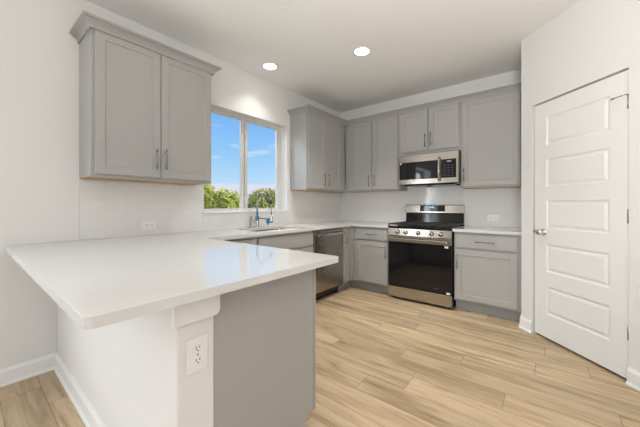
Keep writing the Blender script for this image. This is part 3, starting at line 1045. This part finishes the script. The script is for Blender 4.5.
mb = MB(); mb.box((MX0 + .030, FY + .001, 1.714), (MX0 + .050, FY + .0018, 1.730)); o = mb.build('sticker', 'sticker', dw); o['label'] = 'small white sticker'

# ------------------------------------------------------------------ outlets
def make_outlet(label):
    """built facing -y, upright, centred on its root"""
    t = thing('electrical_outlet', label, 'outlet', (0, 0, 0), 'white wall outlets')
    mb = MB(); mb.box((-.038, -.006, -.060), (.038, 0, .060)); mb.build('cover_plate', 'plastic', t, bevel=.003)
    for s in (-1, 1):
        mb = MB()
        oc = [(math.cos(a) * .0165, s * .0205 + max(-.0125, min(.0125, math.sin(a) * .0165))) for a in [math.pi * 2 * k / 20 for k in range(20)]]
        mb.prism(oc, .0065, .0085, lambda u, v, w: (u, -w, v))
        rc = mb.build('receptacle', 'plastic', t)
        mb = MB()
        mb.box((-.0075, -.0089, s * .0205 - .001), (-.0052, -.0086, s * .0205 + .009)); mb.box((.0050, -.0089, s * .0205 + .0005), (.0072, -.0086, s * .0205 + .0085))
        mb.lathe((0, -.0086, s * .0205 - .006), (0, -1, 0), [(0, .0026), (.0003, .0026)], 10)
        mb.build('slot', 'slot', rc)
    mb = MB(); mb.lathe((0, -.006, 0), (0, -1, 0), [(0, .003), (.001, .003), (.0013, .0012)], 10); mb.build('screw', 'nickel', t)
    return t

def copy_tree(o, parent=None):
    c = o.copy()
    col.objects.link(c)
    if parent:
        c.parent = parent
    for ch in list(o.children):
        copy_tree(ch, c)
    return c

out1 = make_outlet('white upright outlet on the end of the peninsula half wall')
out2 = copy_tree(out1); out2['label'] = 'white sideways outlet on the tile below the large left cabinet'
out3 = copy_tree(out1); out3['label'] = 'white sideways outlet on the tile right of the range'
out1.location = (KX + .0005, -3.565, .669); out1.rotation_euler = (0, 0, R90)
out2.rotation_euler = (Matrix.Rotation(R90, 4, 'Z') @ Matrix.Rotation(R90, 4, 'Y')).to_euler(); out2.location = (.0098, -3.022, 1.002)
out3.rotation_euler = (0, R90, 0); out3.location = (2.262, -.0098, 1.022)

# ------------------------------------------------------------------ recessed ceiling lights
def make_can(label):
    t = thing('ceiling_light', label, 'ceiling light', (0, 0, 0), 'recessed ceiling lights')
    mb = MB(); mb.lathe((0, 0, -.0005), (0, 0, -1), [(0, .092), (.004, .090), (.007, .082), (.0075, .074), (.003, .073)], 32); mb.build('trim_ring', 'plastic', t)
    mb = MB(); mb.lathe((0, 0, -.004), (0, 0, -1), [(0, .0725), (.003, .0725), (.0045, .060), (.005, 0)], 32); mb.build('lens', 'lens', t)
    return t
can1 = make_can('round recessed ceiling light nearest the window wall')
can2 = copy_tree(can1); can2['label'] = 'round recessed ceiling light further from the window, towards the range'
can1.location = (.314, -1.871, H); can2.location = (1.295, -1.496, H)
CANS = [(.314, -1.871), (1.295, -1.496)]
for i, (x, y) in enumerate(CANS + [(2.15, -2.75), (3.3, -2.6), (1.3, -4.9), (3.4, -4.9), (1.3, -6.8), (3.4, -6.8)]):  # first two sit under fixtures; the rest are unseen fill lamps added for brightness
    light('can_and_fill_beam', 'AREA', (x, y, H - .02), (0, 0, 0), (3.0, 12, 3, 2.0, 3, 2, 4, 3)[i], (1.0, .98, .95), shape='DISK', size=.14, spread=math.radians(105))

# ------------------------------------------------------------------ outside
mb = MB(); mb.face([(-160, -120, -1.2), (-.6, -120, -1.2), (-.6, 140, -1.2), (-160, 140, -1.2)]); o = mb.build('ground', 'ground'); struct(o, 'grassy ground outside the window')

def tree(label, x, y, top, rad, seed, mat):
    """crown of leaf clumps on a branching trunk"""
    rnd = random.Random(seed)
    g0 = -1.2
    t = thing('tree', label, 'tree', (x, y, g0), 'trees outside the window')
    cz_ = top - rad * .95
    mb = MB()
    mb.tube([(x, y, g0), (x + .05, y - .04, (g0 + cz_) / 2), (x, y, cz_ + rad * .2)], [.22, .16, .07], 10)
    for k in range(6):
        a = k * 1.05 + rnd.random() * .4
        mb.tube([(x, y, cz_ - rad * .5), (x + math.cos(a) * rad * .35, y + math.sin(a) * rad * .35, cz_ - rad * .1),
                 (x + math.cos(a) * rad * .62, y + math.sin(a) * rad * .62, cz_ + rad * .25)], [.08, .05, .02], 7)
    mb.build('trunk', 'bark', t)
    mb = MB()
    clumps = []
    for k in range(64):
        u = rnd.uniform(-.9, 1); a = rnd.uniform(0, 2 * math.pi)
        s = math.sqrt(max(0, 1 - u * u)); rr = rad * rnd.uniform(.50, .80)
        clumps.append((Vector((x + math.cos(a) * s * rr * 1.06, y + math.sin(a) * s * rr * 1.06, cz_ + u * rr * .86)), rad * rnd.uniform(.16, .30)))
    for c_, r_ in clumps:
        for k in range(110):
            d = Vector((rnd.gauss(0, 1), rnd.gauss(0, 1), rnd.gauss(0, 1))).normalized() * r_ * rnd.uniform(.55, 1.1)
            p = c_ + d
            n = (d.normalized() + Vector((rnd.gauss(0, .5), rnd.gauss(0, .5), rnd.gauss(0, .5)))).normalized()
            e1 = n.orthogonal().normalized(); e1 = (Matrix.Rotation(rnd.uniform(0, 6.28), 3, n) @ e1); e2 = n.cross(e1)
            L = rad * rnd.uniform(.035, .062)
            mb.face([p - e1 * L, p + e2 * L * .55 + n * L * .12, p + e1 * L, p - e2 * L * .55 + n * L * .12])
    mb.build('crown', mat, t, recalc=False)
    return t
def along(px, x):
    """ground position at depth x on the sight line through image column px"""
    r = (px - 320) / 287.376
    c_, s_ = math.cos(-0.67339), math.sin(-0.67339)
    dx, dy = r * c_ + s_, -r * s_ + c_
    k = (x - 2.7994) / dx
    return -4.0740 + dy * k
tree('round yellow-green tree outside the left window pane', -28.0, along(224, -28), 3.50, 2.75, 3, 'leaf')
tree('darker green tree outside the right window pane', -31.0, along(266, -31), 4.2, 3.5, 8, 'leaf2')
tree('yellowish tree mostly hidden behind the large left cabinet', -20.0, along(197.5, -20), 3.6, 1.45, 14, 'leaf')
